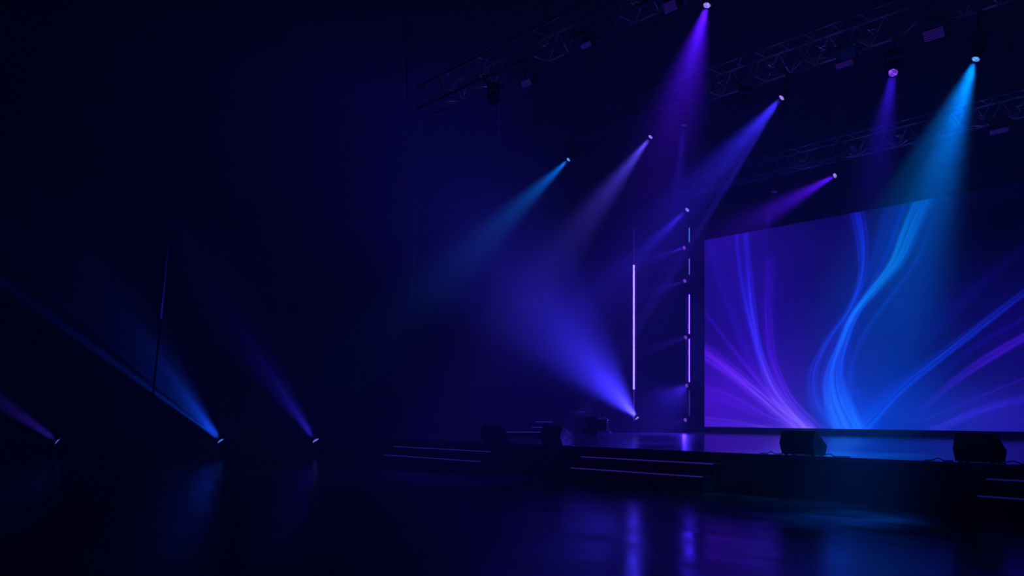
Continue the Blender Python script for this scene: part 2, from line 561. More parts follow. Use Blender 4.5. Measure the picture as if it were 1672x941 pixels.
def truss_fills(t, y, pxs, col):
    for px, py, w_ in pxs:
        p = on_y(px, py, y)
        q = Vector((p.x - t.location.x, 0.0, 0.2))
        b = MB().box(q, (.09, .09, .07), bev=.012).build('added_fill_body', BLACK, t)
        MB().box(q + Vector((0, 0, .038)), (.07, .07, .006)).build('added_fill_face', FILL_GLOW, b)
        MB().rod((q.x, -.26, .17), (q.x, .26, .17), .012, 6).build('added_fill_bar', BLACK, b)
        for dz, pw in ((.10, 1.0), (-.12, .8)):
            l = bpy.data.lights.new('truss_fill', 'POINT')
            l.energy = 0.4 * w_ * pw
            l.color = col
            l.shadow_soft_size = .03
            o = bpy.data.objects.new('truss_fill', l)
            COL.objects.link(o)
            o.parent = t
            o.location = q + Vector((0, 0, dz))


# ------------------------------------------------------------------ lamps
def beam_light(name, pos, direc, half_deg, col, watts, fall, parent, core=0.55, streak=0.0, sscale=6.0, seed=0.0, spill=0.0, radius=0.045):
    l = bpy.data.lights.new(name, 'SPOT')
    l.energy = watts
    l.color = (1, 1, 1)
    l.spot_size = math.radians(2 * half_deg)
    l.spot_blend = 1.0
    l.shadow_soft_size = radius
    l.use_nodes = True
    nt = l.node_tree
    nt.nodes.clear()
    N = nt.nodes.new
    K = nt.links.new
    out = N('ShaderNodeOutputLight')
    em = N('ShaderNodeEmission')
    em.inputs['Color'].default_value = (*col, 1)
    K(em.outputs[0], out.inputs['Surface'])

    def mth(op, a, b=None):
        n = N('ShaderNodeMath')
        n.operation = op
        for i, x in enumerate((a, b)):
            if x is None:
                continue
            if isinstance(x, (int, float)):
                n.inputs[i].default_value = x
            else:
                K(x, n.inputs[i])
        return n.outputs[0]

    lf = N('ShaderNodeLightFalloff')
    lf.inputs['Strength'].default_value = 1.0
    val = mth('POWER', math.e, mth('MULTIPLY', lf.outputs['Linear'], -1.0 / fall))
    q2 = mth('MULTIPLY', lf.outputs['Linear'], lf.outputs['Linear'])
    val = mth('MULTIPLY', val, mth('DIVIDE', q2, mth('ADD', q2, 0.012)))
    tc = N('ShaderNodeTexCoord')
    sp = N('ShaderNodeSeparateXYZ')
    K(tc.outputs['Normal'], sp.inputs[0])
    az = mth('MAXIMUM', mth('ABSOLUTE', sp.outputs[2]), 0.05)
    u, v = mth('DIVIDE', sp.outputs[0], az), mth('DIVIDE', sp.outputs[1], az)
    t = math.tan(math.radians(half_deg))
    r2 = mth('ADD', mth('MULTIPLY', u, u), mth('MULTIPLY', v, v))
    g = mth('POWER', math.e, mth('MULTIPLY', r2, -1.0 / (core * t) ** 2))
    val = mth('MULTIPLY', val, mth('ADD', g, spill))
    if streak:
        cb = N('ShaderNodeCombineXYZ')
        K(mth('MULTIPLY', u, sscale / t), cb.inputs[0])
        K(mth('MULTIPLY', v, sscale / t), cb.inputs[1])
        cb.inputs[2].default_value = seed
        nz = N('ShaderNodeTexNoise')
        nz.inputs['Scale'].default_value = 1.0
        nz.inputs['Detail'].default_value = 1.0
        K(cb.outputs[0], nz.inputs['Vector'])
        mr = N('ShaderNodeMapRange')
        mr.inputs['From Min'].default_value = 0.32
        mr.inputs['From Max'].default_value = 0.68
        mr.inputs['To Min'].default_value = 1 - streak
        mr.inputs['To Max'].default_value = 1 + streak
        K(nz.outputs['Fac'], mr.inputs['Value'])
        val = mth('MULTIPLY', val, mr.outputs['Result'])
    K(val, em.inputs['Strength'])
    o = bpy.data.objects.new(name, l)
    COL.objects.link(o)
    o.parent = parent
    o.matrix_parent_inverse = Matrix.Identity(4)
    o.rotation_mode = 'QUATERNION'
    o.rotation_quaternion = Vector(direc).to_track_quat('-Z', 'Y')
    o.location = Vector(pos) - parent.location
    return o


def head_parts(root, P, d, lens_r, lensmat, L=0.34, bodyr=None, side=None):
    """head, lens ring, lens and yoke of a moving-head lamp whose lens sits at P looking along d"""
    o = root.location
    P = Vector(P) - o
    d = Vector(d).normalized()
    br = bodyr or lens_r * 1.28
    back = P - d * L
    hd = MB().lathe([(br * .55, 0), (br * .85, L * .06), (br * 1.0, L * .3), (br * .95, L * .62), (br * .88, L * .72), (br * 1.02, L * .8), (br * 1.05, L * .97), (br * 0.98, L * .985)], back, d, 18)
    h = hd.build('head', BLACK, root, True)
    fins = MB()
    for k in range(4):
        f = 0.12 + 0.07 * k
        fins.lathe([(br * 1.04, L * f), (br * 1.06, L * (f + .012)), (br * 1.04, L * (f + .03))], back, d, 14)
    fins.build('cooling_fins', BLACK_CAB, h)
    MB().lathe([(lens_r, 0), (lens_r * .9, lens_r * .12), (lens_r * .55, lens_r * .26), (lens_r * .1, lens_r * .33)], P - d * (lens_r * .12), d, 14).build('lens', lensmat, root, True)
    piv = P - d * (L * .52)
    return piv, br


def yoke(root, piv, d, br, base_c, base_s, up):
    """two arms from the base to the head's pivot; up = +1 base hangs above, -1 base stands below"""
    d = Vector(d).normalized()
    s = d.cross(UP)
    s = s.normalized() if s.length > 1e-3 else Vector((1, 0, 0))
    M = Matrix((s, UP.cross(s), UP)).transposed()
    w = br * 1.3
    y = MB()
    zc = base_c.z - up * base_s[2] / 2
    for k in (-1, 1):
        a = piv + s * (k * w)
        top = Vector((base_c.x, base_c.y, zc)) + s * (k * w)
        y.box(((a.x + top.x) / 2, (a.y + top.y) / 2, (a.z + top.z) / 2 - up * .01), (0.035, br * .75, abs(top.z - a.z) + .07), M, bev=.008)
        y.rod(a - s * (k * .05), a + s * (k * .02), br * .28, 10)
    y.box((base_c.x, base_c.y, zc - up * .02), (2 * w + .04, br * .9, .04), M, bev=.008)
    y.build('yoke', BLACK, root)
    MB().box(base_c, base_s, M, bev=.015).build('base', BLACK, root)


def aim(P, target, toward):
    """direction from P that reads as pointing at photo pixel `target` while leaning towards the hall by `toward`"""
    F = depth_of(P)
    lat = (at(target[0], target[1], F) - P).length
    return (at(target[0], target[1], F - toward * lat) - P).normalized()


def truss_lamp(px, py, yt, target, toward, label, lensmat, lens_r, **kw):
    """moving-head lamp hanging under the truss at Y = yt, its lens at photo pixel (px, py), aimed at `target`."""
    F = (yt - CAM.y) / ray(px, py).y
    L = 0.34
    yoff = kw.pop('yoff', 0.0)
    for _ in range(30):                     # slide along the sight line until the pivot hangs under the truss
        P = at(px, py, F)
        d = aim(P, target, toward)
        piv = P - d * (L * .52)
        F += (yt + yoff - piv.y) / ray(px, py).y
    P = at(px, py, F)
    piv = P - d * (L * .52)
    root = thing('moving_head_lamp', label, 'stage light', Vector((piv.x, yt, ZTR)), kw.pop('group', 'moving-head lamps on the trusses'))
    pv, br = head_parts(root, P, d, lens_r, lensmat, L)
    bc = Vector((pv.x, pv.y, pv.z + br * 1.15 + 0.16))
    yoke(root, pv, d, br, bc, (0.3, 0.22, 0.1), +1)
    top = -0.028
    cl = MB()
    for dy in (-.26, .26):
        cl.box((pv.x, dy, -0.05), (0.05, 0.07, 0.036), bev=.006)
    cl.box((pv.x, yoff / 2, -0.085), (0.06, .6 + abs(yoff), 0.04))
    cl.rod((pv.x, pv.y, -0.085), (pv.x, pv.y, bc.z + 0.04), 0.03, 8)
    cl.build('clamp', BLACK, root)
    print(label[:40], 'lens', [round(c, 2) for c in P], 'drop', round(-pv.z, 2))
    if kw.get('watts'):
        beam_light('beam', P + d * (lens_r * .42), d, parent=root, radius=lens_r * .8, **kw)
    return root


def floor_lamp(P, d, zfloor, label, lensmat, lens_r, group, L=0.3, **kw):
    d = Vector(d).normalized()
    piv = P - d * (L * .52)
    root = thing('moving_head_lamp', label, 'stage light', Vector((piv.x, piv.y, zfloor)), group)
    pv, br = head_parts(root, P, d, lens_r, lensmat, L)
    bs = (0.34, 0.26, 0.13)
    yoke(root, pv, d, br, Vector((pv.x, pv.y, bs[2] / 2 + 0.015)), bs, -1)
    for sx in (-1, 1):
        for sy in (-1, 1):
            MB().box((pv.x + sx * .1, pv.y + sy * .08, 0.012), (.04, .04, .024)).build('foot', CABLE, root)
    beam_light('beam', P + d * (lens_r * .42), d, parent=root, radius=lens_r * .8, **kw)
    return root


PW = 3.0
VIOLET = (0.085, 0.005, 1.0)
LAVENDER = (0.10, 0.06, 0.95)
CYAN = (0.0, 0.14, 0.85)
CYANB = (0.0, 0.175, 0.85)
BLUEV = (0.04, 0.022, 1.0)
INDIGO = (0.04, 0.008, 0.9)

L_white = glow('lens_white_violet', (0.30, 0.22, 1.0), 2.6, False, 40)
L_cyan = glow('lens_cyan', (0.10, 0.36, 1.0), 2.4, False, 40)
L_viol = glow('lens_violet_cells', (0.2, 0.05, 1.0), 2.2, False, 22)
L_floor = glow('lens_floor_violet', (0.16, 0.11, 1.0), 2.8, False, 30)
L_blue = glow('lens_blue', (0.06, 0.2, 1.0), 2.4, False, 30)

truss_lamp(1154, 9, YA, (1110, 170), 0.35, 'lit lamp on the front truss throwing the topmost violet beam', L_white, 0.062, yoff=-0.42,
           half_deg=17, col=VIOLET, watts=9000 * PW, fall=2.7, core=.6, streak=.18, sscale=2.5, seed=1)
truss_lamp(928, 261, YB, (790, 392), 0.35, 'lit lamp throwing the small cyan beam left of the stage centre', L_cyan, 0.06,
           half_deg=12, col=CYAN, watts=10500 * PW, fall=4.2, core=.6, streak=.1, sscale=2.5, seed=2)
truss_lamp(1062, 224, YB, (932, 392), 0.2, 'lit lamp throwing the pale lavender beam on the middle truss', L_white, 0.06,
           half_deg=13, col=LAVENDER, watts=9000 * PW, fall=4.6, core=.6, streak=.1, sscale=2.5, seed=3)
truss_lamp(1276, 160, YB, (1120, 335), 0.05, 'lit lamp throwing the broad deep blue beam on the middle truss', L_white, 0.068,
           half_deg=16, col=BLUEV, watts=8500 * PW, fall=7.0, spill=.004, core=.6, streak=.15, sscale=2.5, seed=4)
truss_lamp(1458, 119, YB, (1434, 260), 0.75, 'lamp with faceted violet lens throwing a narrow indigo beam down', L_viol, 0.095,
           half_deg=11, col=INDIGO, watts=6500 * PW, fall=3.25, core=.6, streak=.1, sscale=2.5, seed=5)
truss_lamp(1593, 97, YB, (1508, 320), 0.12, 'lit lamp throwing the bright cyan beam over the LED wall', L_cyan, 0.075,
           half_deg=18, col=CYANB, watts=11500 * PW, fall=6.0, core=.62, streak=.4, sscale=3.5, seed=6)
truss_lamp(1363, 287, YC, (1190, 385), 0.35, 'lit violet lamp on the rear truss above the LED wall', L_white, 0.075,
           half_deg=12, col=VIOLET, watts=14000 * PW, fall=5.00, core=.6, streak=.1, sscale=2.5, seed=7)
truss_lamp(1122, 343, YC, (1045, 415), 0.35, 'lit lamp on the rear truss above the tall light tower', L_white, 0.085,
           half_deg=11, col=BLUEV, watts=9500 * PW, fall=4.50, core=.6, streak=.1, sscale=2.5, seed=8)
# dim lamps with added beams that brighten the deck, then lamps not lit
dead = mat('dark_lens_glass', (0.05, 0.05, 0.07), 0.15, 0, 0.1, 10)
L_dim = glow('lens_dim_violet', (0.12, 0.05, 1.0), 0.3, False, 30)

truss_lamp(1116, 205, YB, (1066, 716), 0.0, 'dimly lit lamp hanging under the middle truss inside the violet beam', L_dim, 0.09, group='dim moving-head lamps',
           half_deg=9, col=(0.035, 0.02, 1.0), watts=1900 * PW, fall=40, core=.75, yoff=-.34)
truss_lamp(1264, 314, YC, (1180, 718), 0.12, 'dimly lit lamp under the rear truss left of the violet one', L_dim, 0.085, group='dim moving-head lamps',
           half_deg=9, col=(0.08, 0.012, 1.0), watts=1500 * PW, fall=40, core=.75)
truss_lamp(1218, 172, YB, (1225, 300), 0.9, 'unlit lamp beside the broad blue beam on the middle truss', dead, 0.085, group='unlit moving-head lamps')
truss_lamp(806, 168, YA, (812, 330), 0.7, 'unlit lamp near the left end of the front truss', dead, 0.08, group='unlit moving-head lamps')

# added narrow spot at the broad blue lamp, brightening the side of the second wedge
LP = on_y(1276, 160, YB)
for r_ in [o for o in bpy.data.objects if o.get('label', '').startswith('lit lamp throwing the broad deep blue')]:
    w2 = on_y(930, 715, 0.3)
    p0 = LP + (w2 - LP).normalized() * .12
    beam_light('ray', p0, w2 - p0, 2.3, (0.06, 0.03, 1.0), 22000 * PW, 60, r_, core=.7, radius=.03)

# another added spot, at the cyan lamp, makes the blue pool on the hall floor
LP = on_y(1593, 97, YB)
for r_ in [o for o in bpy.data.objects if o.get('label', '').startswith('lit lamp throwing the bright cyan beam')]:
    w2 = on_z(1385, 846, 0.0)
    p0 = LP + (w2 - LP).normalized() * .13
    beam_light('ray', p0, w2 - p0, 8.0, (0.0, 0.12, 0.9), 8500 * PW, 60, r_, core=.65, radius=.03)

# floor lamps
Y_T = 11.2
P = on_y(1040, 683, Y_T)
d = aim(P, (918, 540), 0.3)
floor_lamp(P, d, STAGE_Z, 'lit lamp standing on the stage at the foot of the bright tube', L_white, 0.085, 'lamps standing on the floor', L=.36,
           half_deg=30, col=(0.042, 0.028, 1.0), watts=27000 * PW, fall=6.3, core=.57, spill=.006, streak=.35, sscale=3.0, seed=9)
LAST = [None]
for (px, py, tx, ty, half, col, w, fl, lm, lab, sd, rays) in (
        (94, 721, -20, 640, 11, (0.08, 0.03, 0.9), 4200, 3.0, L_floor, 'lit violet lamp on the hall floor, first from the left', 21, ((0, 668, 2.2, 900),)),
        (360, 720, 262, 600, 18, (0.006, 0.065, 0.9), 11000, 2.4, L_blue, 'lit blue lamp on the hall floor beside the leaning tube', 33, ((120, 545, 2.6, 7000), (205, 585, 1.8, 3000))),
        (515, 719.5, 440, 610, 15, (0.04, 0.02, 0.9), 5200, 2.8, L_floor, 'lit indigo lamp on the hall floor, nearest the stage', 25, ((430, 588, 2.4, 1500), (466, 612, 1.5, 500)))):
    P = on_z(px, py, 0.54)
    d = aim(P, (tx, ty), 0.3)
    LAST[0] = floor_lamp(P, d, 0.0, lab, lm, 0.125, 'lamps standing on the floor', L=.42,
               half_deg=half, col=col, watts=w * PW, fall=fl, core=.6, streak=.6, sscale=2.6, seed=sd)
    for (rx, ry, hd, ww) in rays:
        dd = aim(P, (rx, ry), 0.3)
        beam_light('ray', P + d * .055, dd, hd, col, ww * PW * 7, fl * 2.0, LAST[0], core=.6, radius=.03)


# box-shaped flood lights clamped under the trusses
def flood(px, py, yt, size, label, tilt=0.5):
    P = on_y(px, py, yt)
    w, h, dp = size
    root = thing('flood_light', label, 'stage light', Vector((P.x, yt, ZTR)), 'box flood lights on the trusses')
    c = P - root.location
    M = Matrix.Rotation(tilt, 3, 'X')
    MB().box(c, (w, dp, h), M, bev=.02).build('housing', BLACK_CAB, root)
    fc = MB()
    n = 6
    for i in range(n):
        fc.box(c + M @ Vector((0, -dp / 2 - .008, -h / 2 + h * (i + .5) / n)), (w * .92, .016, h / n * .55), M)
    fc.build('front_louvre', glow('louvre_painted_glow', srgb(54, 30, 150), 0.55, False), root)  # painted glow stands in for violet light falling on the louvre
    b = MB()
    for s in (-1, 1):
        b.box((c.x + s * (w / 2 + .015), c.y, (c.z - .09) / 2 - .02), (.02, .04, -c.z - .03))
    b.box((c.x, 0, -0.05), (w + .06, .6, .03))
    b.build('bracket', BLACK, root)
    return root


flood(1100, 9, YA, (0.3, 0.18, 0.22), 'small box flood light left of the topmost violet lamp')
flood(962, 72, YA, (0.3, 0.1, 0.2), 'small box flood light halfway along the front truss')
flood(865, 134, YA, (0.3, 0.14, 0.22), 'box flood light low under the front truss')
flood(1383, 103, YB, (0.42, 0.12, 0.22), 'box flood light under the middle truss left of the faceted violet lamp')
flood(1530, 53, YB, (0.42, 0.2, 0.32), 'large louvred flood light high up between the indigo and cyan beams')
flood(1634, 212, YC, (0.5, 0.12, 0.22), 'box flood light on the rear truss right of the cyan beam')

truss_fills(TA, YA, ((735, 158, 1.6), (790, 130, 1.6), (895, 85, 1.6), (1040, 20, 1.3)), (.12, .11, 1.0))
truss_fills(TB, YB, ((1180, 146, 1.6), (1262, 118, 2.2), (1345, 92, 2.2), (1425, 66, 1.4), (1600, 8, 1.8)), (.17, .1, 1.0))
truss_fills(TC, YC, ((1310, 272, 3.0), (1395, 252, 2.5), (1470, 234, 3.0), (1600, 204, 3.0), (1665, 190, 2.5)), (.08, .09, 1.0))

# ------------------------------------------------------------------ light tower and tubes
TW = on_y(1121.5, 706, 12.55)
t = thing('light_tower', 'tall thin black light tower beside the LED wall', 'tower', (TW.x, TW.y, STAGE_Z))
MB().box((0, 0, 0.015), (0.5, 0.5, 0.03), bev=.006).build('base_plate', BLACK, t)
ztop = on_y(1121.5, 352, 12.55).z - STAGE_Z
MB().rod((0, 0, 0.03), (0, 0, ztop), 0.03, 10).build('post', BLACK, t)
TUBES_V = glow('tube_violet', (0.042, 0.028, 1.0), 28.0)
TUBES_D = glow('tube_dim_violet', (0.10, 0.04, 0.5), 0.6)
TUBES_C = glow('tube_blue', (0.03, 0.16, 0.75), 1.9)
TUBES_M = glow('tube_mauve_blue', (0.09, 0.12, 0.85), 1.6)
TUBES_L = glow('tube_lavender', (0.035, 0.014, 1.0), 38.0)


def tower_tube(pya, pyb, m, label, r=0.02):
    a, b_ = on_y(1125.5, pya, 12.55), on_y(1125.5, pyb, 12.55)
    root = thing('led_tube', label, 'light tube', (a.x, 12.55, b_.z), 'LED tubes on the light tower')
    h = a.z - b_.z
    MB().rod((0, 0, 0.03), (0, 0, h - .03), r, 10).build('tube', m, root, True)
    for i, zz in enumerate((0.0, h - .03)):
        MB().rod((0, 0, zz), (0, 0, zz + .03), r * 1.2, 10).build('end_cap', BLACK, root)
    for zz in (.08, h - .1):
        MB().box(((TW.x - a.x) / 2 + .006, 0, zz), (abs(a.x - TW.x) - .056, .03, .03)).build('bracket', BLACK, root)


tower_tube(371, 397, TUBES_C, 'short blue LED tube, topmost on the light tower')
tower_tube(421, 450, TUBES_M, 'short violet-blue LED tube, second from the top of the tower')
tower_tube(480, 628, TUBES_L, 'long lavender LED tube in the middle of the tower')
tower_tube(636, 680, TUBES_D, 'dim violet LED tube at the bottom of the tower')

for i, (px, py, half, w, lab) in enumerate((
        (1117, 405, 11, 1500, 'topmost small spotlight on the light tower'),
        (1118, 459, 11, 900, 'second small spotlight from the top of the tower'),
        (1119.5, 551, 12, 700, 'third small spotlight on the tower, beside the long tube'),
        (1121, 630, 12, 600, 'fourth small spotlight on the tower, at the lower end of the long tube'),
        (1119, 686, 12, 250, 'lowest small spotlight on the tower, near the stage deck'))):
    P = on_y(px, py, 12.17)
    d = aim(P, (px - 90, py + 30), 0.75)
    root = thing('tower_spotlight', lab, 'stage light', (TW.x, TW.y, P.z), 'small spotlights on the light tower')
    pv, br = head_parts(root, P, d, 0.078, glow('lens_tower', (0.26, 0.08, 1.0), 1.6, False, 35), L=.2)
    cs = Vector((pv.x, pv.y, 0)).normalized() * .058 + Vector((0, 0, pv.z))
    MB().rod(cs, pv, 0.02, 8).build('arm', BLACK, root)
    MB().box(cs, (.045, .045, .09), Matrix.Rotation(math.atan2(pv.y, pv.x), 3, 'Z'), bev=.006).build('clamp', BLACK, root)
    if i >= 3:
        beam_light('added_fill', P + d * .03, (d + Vector((.25, -.5, -.75 if i == 3 else -.2))), 48, (0.05, 0.02, 1.0), (1000 if i == 3 else 60) * PW, 9.0, root, core=.8, radius=.09)  # added fill brightening the deck, beyond the spotlight's own beam
    beam_light('beam', P + d * .03, d, half, (0.08, 0.02, 1.0), w * PW * 2.2, 2.4, root, core=.6)

# free-standing tube at the left of the tower
P = on_y(1035, 706, 11.5)
t = thing('led_tube_stand', 'bright violet LED tube standing on the stage beside the floor lamp', 'light tube', (P.x, P.y, STAGE_Z))
zz = [on_y(1035, y, 11.5).z - STAGE_Z for y in (688, 636, 433, 372)]
MB().lathe([(0.2, 0), (0.2, .02), (.05, .03), (.03, .05)], (0, 0, 0), UP, 20).build('base_plate', BLACK, t)
MB().rod((0, 0, 0.04), (0, 0, zz[0]), 0.02, 8).build('pole', BLACK, t)
MB().rod((0, 0, zz[0]), (0, 0, zz[1]), 0.028, 10).build('lower_tube', TUBES_D, t, True)
MB().rod((0, 0, zz[1]), (0, 0, zz[2]), 0.034, 10).build('lit_tube', TUBES_V, t, True)
MB().rod((0, 0, zz[2]), (0, 0, zz[3]), 0.026, 10).build('upper_tube', glow('tube_faint', (0.04, 0.025, 0.32), .35), t, True)
MB().lathe([(0.032, 0), (0.032, .05), (.012, .06)], (0, 0, zz[3]), UP, 10).build('end_cap', BLACK, t)

# leaning tube at the far left
F = 26.0
foot = at(237.5, HOR + FPX * 1.5 / F, F)
a, b_ = at(263, 521, F), at(278, 372, F)
t = thing('leaning_led_tube', 'thin black pole with a blue LED tube, leaning at the far left', 'light tube', foot)
MB().rod((0, 0, .03), a - foot, 0.03, 8).build('pole', BLACK, t)
for i_, st_ in enumerate((.42, .28, .17, .08, .03)):
    MB().rod(a + (b_ - a) * (i_ * .2) - foot, a + (b_ - a) * (i_ * .2 + .2) - foot, 0.026 - .002 * i_, 8).build('tube_section', glow('tube_far_blue_%d' % i_, (0.02, 0.02, 0.55), st_), t, True)
MB().lathe([(0.3, 0), (0.3, .02), (.06, .035), (.04, .06)], (0, 0, 0), UP, 20).build('base_plate', BLACK, t)

# faint hanging lines at the left of the stage
F_far = glow('tube_painted_light', (0.006, 0.008, 0.16), .3, False)  # faint emission stands in for stray light on the tubes


def drop(pxa, pya, pxb, pyb, F, label, cap=False):
    a, b_ = at(pxa, pya, F), at(pxb, pyb, F)
    t = thing('hanging_tube', label, 'light tube', (a.x, a.y, ZC))
    q = Vector((a.x, a.y, ZC))
    MB().rod(b_ - q, a - q, 0.02, 6).build('tube', F_far, t)
    MB().rod(a - q, (0, 0, -0.01), 0.008, 6).build('cable', CABLE, t)
    MB().lathe([(0.02, 0), (.16 if cap else .04, .03), (.16 if cap else .04, .1), (.03, .14)], a - q, UP, 16).build('cap', BLACK_CAB, t)


drop(688, 192, 682, 345, 29, 'faint dark-blue tube hanging below the left end of the front truss')
drop(679, 348, 672, 500, 38, 'faint dark-blue tube hanging lower down left of the stage')
drop(815, 172, 813, 266, 29, 'faint tube hanging from a round cap left of the cyan beam', True)

# ------------------------------------------------------------------ wedge monitors
PROF = [(0.04, 0.0), (-0.05, 0.20), (0.035, 0.425), (0.075, 0.43), (0.44, 0.16), (0.38, 0.0)]


def wedge(pxl, pxr, label, tag_y=0.13, ln=None, rz=0.0):
    xl, xr = on_y(pxl, 740, tag_y).x, on_y(pxr, 740, tag_y).x
    print('wedge', label[:30], round(xl, 2), round(xr, 2), round(xr - xl, 2))
    if ln:
        xl = xr - ln
    L = xr - xl
    t = thing('wedge_monitor', label, 'monitor speaker', ((xl + xr) / 2, tag_y, STAGE_Z), 'wedge monitors along the stage edge', rz)
    sh = [(p[0], p[1] + 0.012) for p in PROF]
    MB().prism(sh, lambda p, q: Vector((q, p[0], p[1])), -L / 2, L / 2).build('cabinet', BLACK_CAB, t)
    # grille on the slope that faces upstage
    a, b_ = Vector((0, 0.075, 0.442)), Vector((0, 0.44, 0.172))
    c = (a + b_) / 2
    dl = (b_ - a)
    ang = math.atan2(dl.z, dl.y)
    M = Matrix.Rotation(ang, 3, 'X')
    nrm = M @ Vector((0, 0, 1))
    MB().box(c + nrm * .008, (L - .05, dl.length - .03, .016), M, bev=.004).build('grille', GRILLE, t)
    for s in (-1, 1):
        x = s * (L / 2 + .002)
        hp = [(0.10, 0.225), (0.13, 0.335), (0.31, 0.19), (0.26, 0.165), (0.19, 0.225)]
        h = MB().prism(hp, lambda p, q: Vector((q, p[0], p[1])), x - .003, x + .003)
        h.prism([(0.105, 0.09), (0.135, 0.175), (0.215, 0.135), (0.165, 0.10)], lambda p, q: Vector((q, p[0], p[1])), x - .003, x + .003)
        h.build('handle_recess', RECESS, t)
    for sx in (-1, 1):
        for y in (.08, .34):
            MB().box((sx * (L / 2 - .06), y, .006), (.05, .04, .012)).build('rubber_foot', CABLE, t)
    return t, xl, xr


def coil(x, y, label, seed, length=0.5):
    r = random.Random(seed)
    pts = []
    n = 26
    for i in range(n):
        u = i / (n - 1)
        pts.append(Vector((u * length, 0.05 * math.sin(u * 9 + seed) + r.uniform(-.01, .01), 0.009 + (0.035 * max(0, math.sin(u * 6.5 + seed)) if 2 < i < n - 3 else 0))))
    t = MB().tube(pts, 0.009, 6).build('audio_cable', CABLE)
    t.location = (x, y, STAGE_Z)
    return tag(t, label, 'cable', 'cables beside the wedge monitors')


for (l_, r_, lab, w) in ((787, 810, 'black wedge monitor, farthest left and half hidden in shade', None),
                         (884, 917, 'black wedge monitor with a lit blue-violet side, second from the left', None),
                         (1275, 1329, 'black wedge monitor in front of the violet part of the LED wall', None),
                         (1558, 1625, 'black wedge monitor nearest the right edge of the picture', None)):
    t, xl, xr = wedge(l_, r_, lab, ln=w)
    short = {'787': 'farthest left wedge monitor', '884': 'lit-sided wedge monitor', '1275': 'wedge monitor below the violet swirls', '1558': 'rightmost wedge monitor'}[str(l_)]
    coil(xr + .06, .2, 'short black cable lying right of the ' + short, l_, .55)
    if l_ > 1000:
        coil(xl - .5, .26, 'short black cable lying left of the ' + short, l_ + 5, .42)

# ------------------------------------------------------------------ gear at the rear left of the stage
ANG = TH                                  # these face the camera's side of the hall
# stepped riser
F = 26.9
p = at(862, 714, F)
t = thing('stepped_riser', 'low dark stepped riser with added violet edge glow behind the left monitors', 'riser', (p.x, p.y, STAGE_Z), None, ANG)
e_v = glow('riser_added_glow', srgb(64, 50, 210), 0.7, False)  # added glow along the riser's edges, no lamps there
k = F / FPX
for nm, x0, x1, y0, h in (('lower_step', 824, 908, 0.0, (714 - 705) * k), ('middle_step', 867, 907, 0.35, (714 - 698) * k), ('upper_step', 874, 905, 0.7, (714 - 689) * k)):
    s = MB().box((((x0 + x1) / 2 - 862) * k, y0 + .4, h / 2), ((x1 - x0) * k, 0.8 if y0 == 0 else .34, h), bev=.01).build(nm, PLY, t)
    MB().box((((x0 + x1) / 2 - 862) * k, y0 + (0.0 if y0 == 0 else .23) - .004, h - .012), ((x1 - x0) * k - .04, .008, .02)).build('added_glow_strip', e_v, s)
# amplifier case
F = 27.6
k = F / FPX
p = at(958, 711, F)
t = thing('equipment_case', 'dark boxy equipment case standing at the rear left of the stage', 'case', (p.x, p.y, STAGE_Z), None, ANG)
MB().box((0, .35, .34), (36 * k, .6, .56), bev=.03).build('body', PLY, t)
MB().box((0, .35, .628), (36 * k, .6, .02), bev=.006).build('lid', BLACK_CAB, t)
for sx in (-1, 1):
    for sy in (.1, .6):
        MB().rod((sx * .26 - .02, sy, .035), (sx * .26 + .02, sy, .035), .035, 12).build('caster', CABLE, t)
MB().box((0, .04, .4), (.14, .02, .06), bev=.005).build('handle', CHROME, t)
# floor tom and cymbals of a small drum kit
F = 28.3
k = F / FPX
p = at(984, 711, F)
t = thing('floor_drum', 'small dark floor drum beside the equipment case', 'drum', (p.x, p.y, STAGE_Z), None, ANG)
MB().lathe([(.17, .16), (.17, .52)], (0, 0, 0), UP, 24).build('shell', SHELL, t, True)
MB().lathe([(.17, .52), (.165, .528)], (0, 0, 0), UP, 24).build('drum_head', SKIN, t)
hp = MB()
for z in (.17, .5):
    hp.lathe([(.172, z), (.182, z), (.182, z + .025), (.172, z + .025)], (0, 0, 0), UP, 24)
hp.build('hoop', CHROME, t)
for i in range(3):
    a = i * 2.094
    MB().rod((.19 * math.cos(a), .19 * math.sin(a), .0), (.185 * math.cos(a), .185 * math.sin(a), .42), .009, 6).build('leg', CHROME, t)


def cymbal(px, py, F, label, r):
    p = at(px, py, F)
    t = thing('cymbal_stand', label, 'cymbal', (p.x, p.y, STAGE_Z), 'cymbals on stands')
    h = p.z - STAGE_Z
    MB().lathe([(.01, .0), (r * .2, -.012), (r * .28, -.03), (r, -.06), (r, -.063), (r * .28, -.034), (.012, -.02)], (0, 0, h + .02), Vector((.1, -.15, 1)), 28).build('cymbal', BRONZE, t, True)
    MB().rod((0, 0, .3), (0, 0, h + .05), .011, 8).build('pole', CHROME, t)
    for i in range(3):
        a = i * 2.094 + .4
        MB().rod((.3 * math.cos(a), .3 * math.sin(a), .008), (0, 0, .42), .009, 6).build('leg', CHROME, t)
    MB().lathe([(.012, 0), (.02, .02), (.008, .05)], (0, 0, h + .02), UP, 10).build('wing_nut', BLACK, t)


cymbal(944, 671, 28.9, 'wide thin cymbal on a stand above the equipment case', .22)
cymbal(986, 682, 29.6, 'smaller cymbal on a stand above the floor drum', .15)
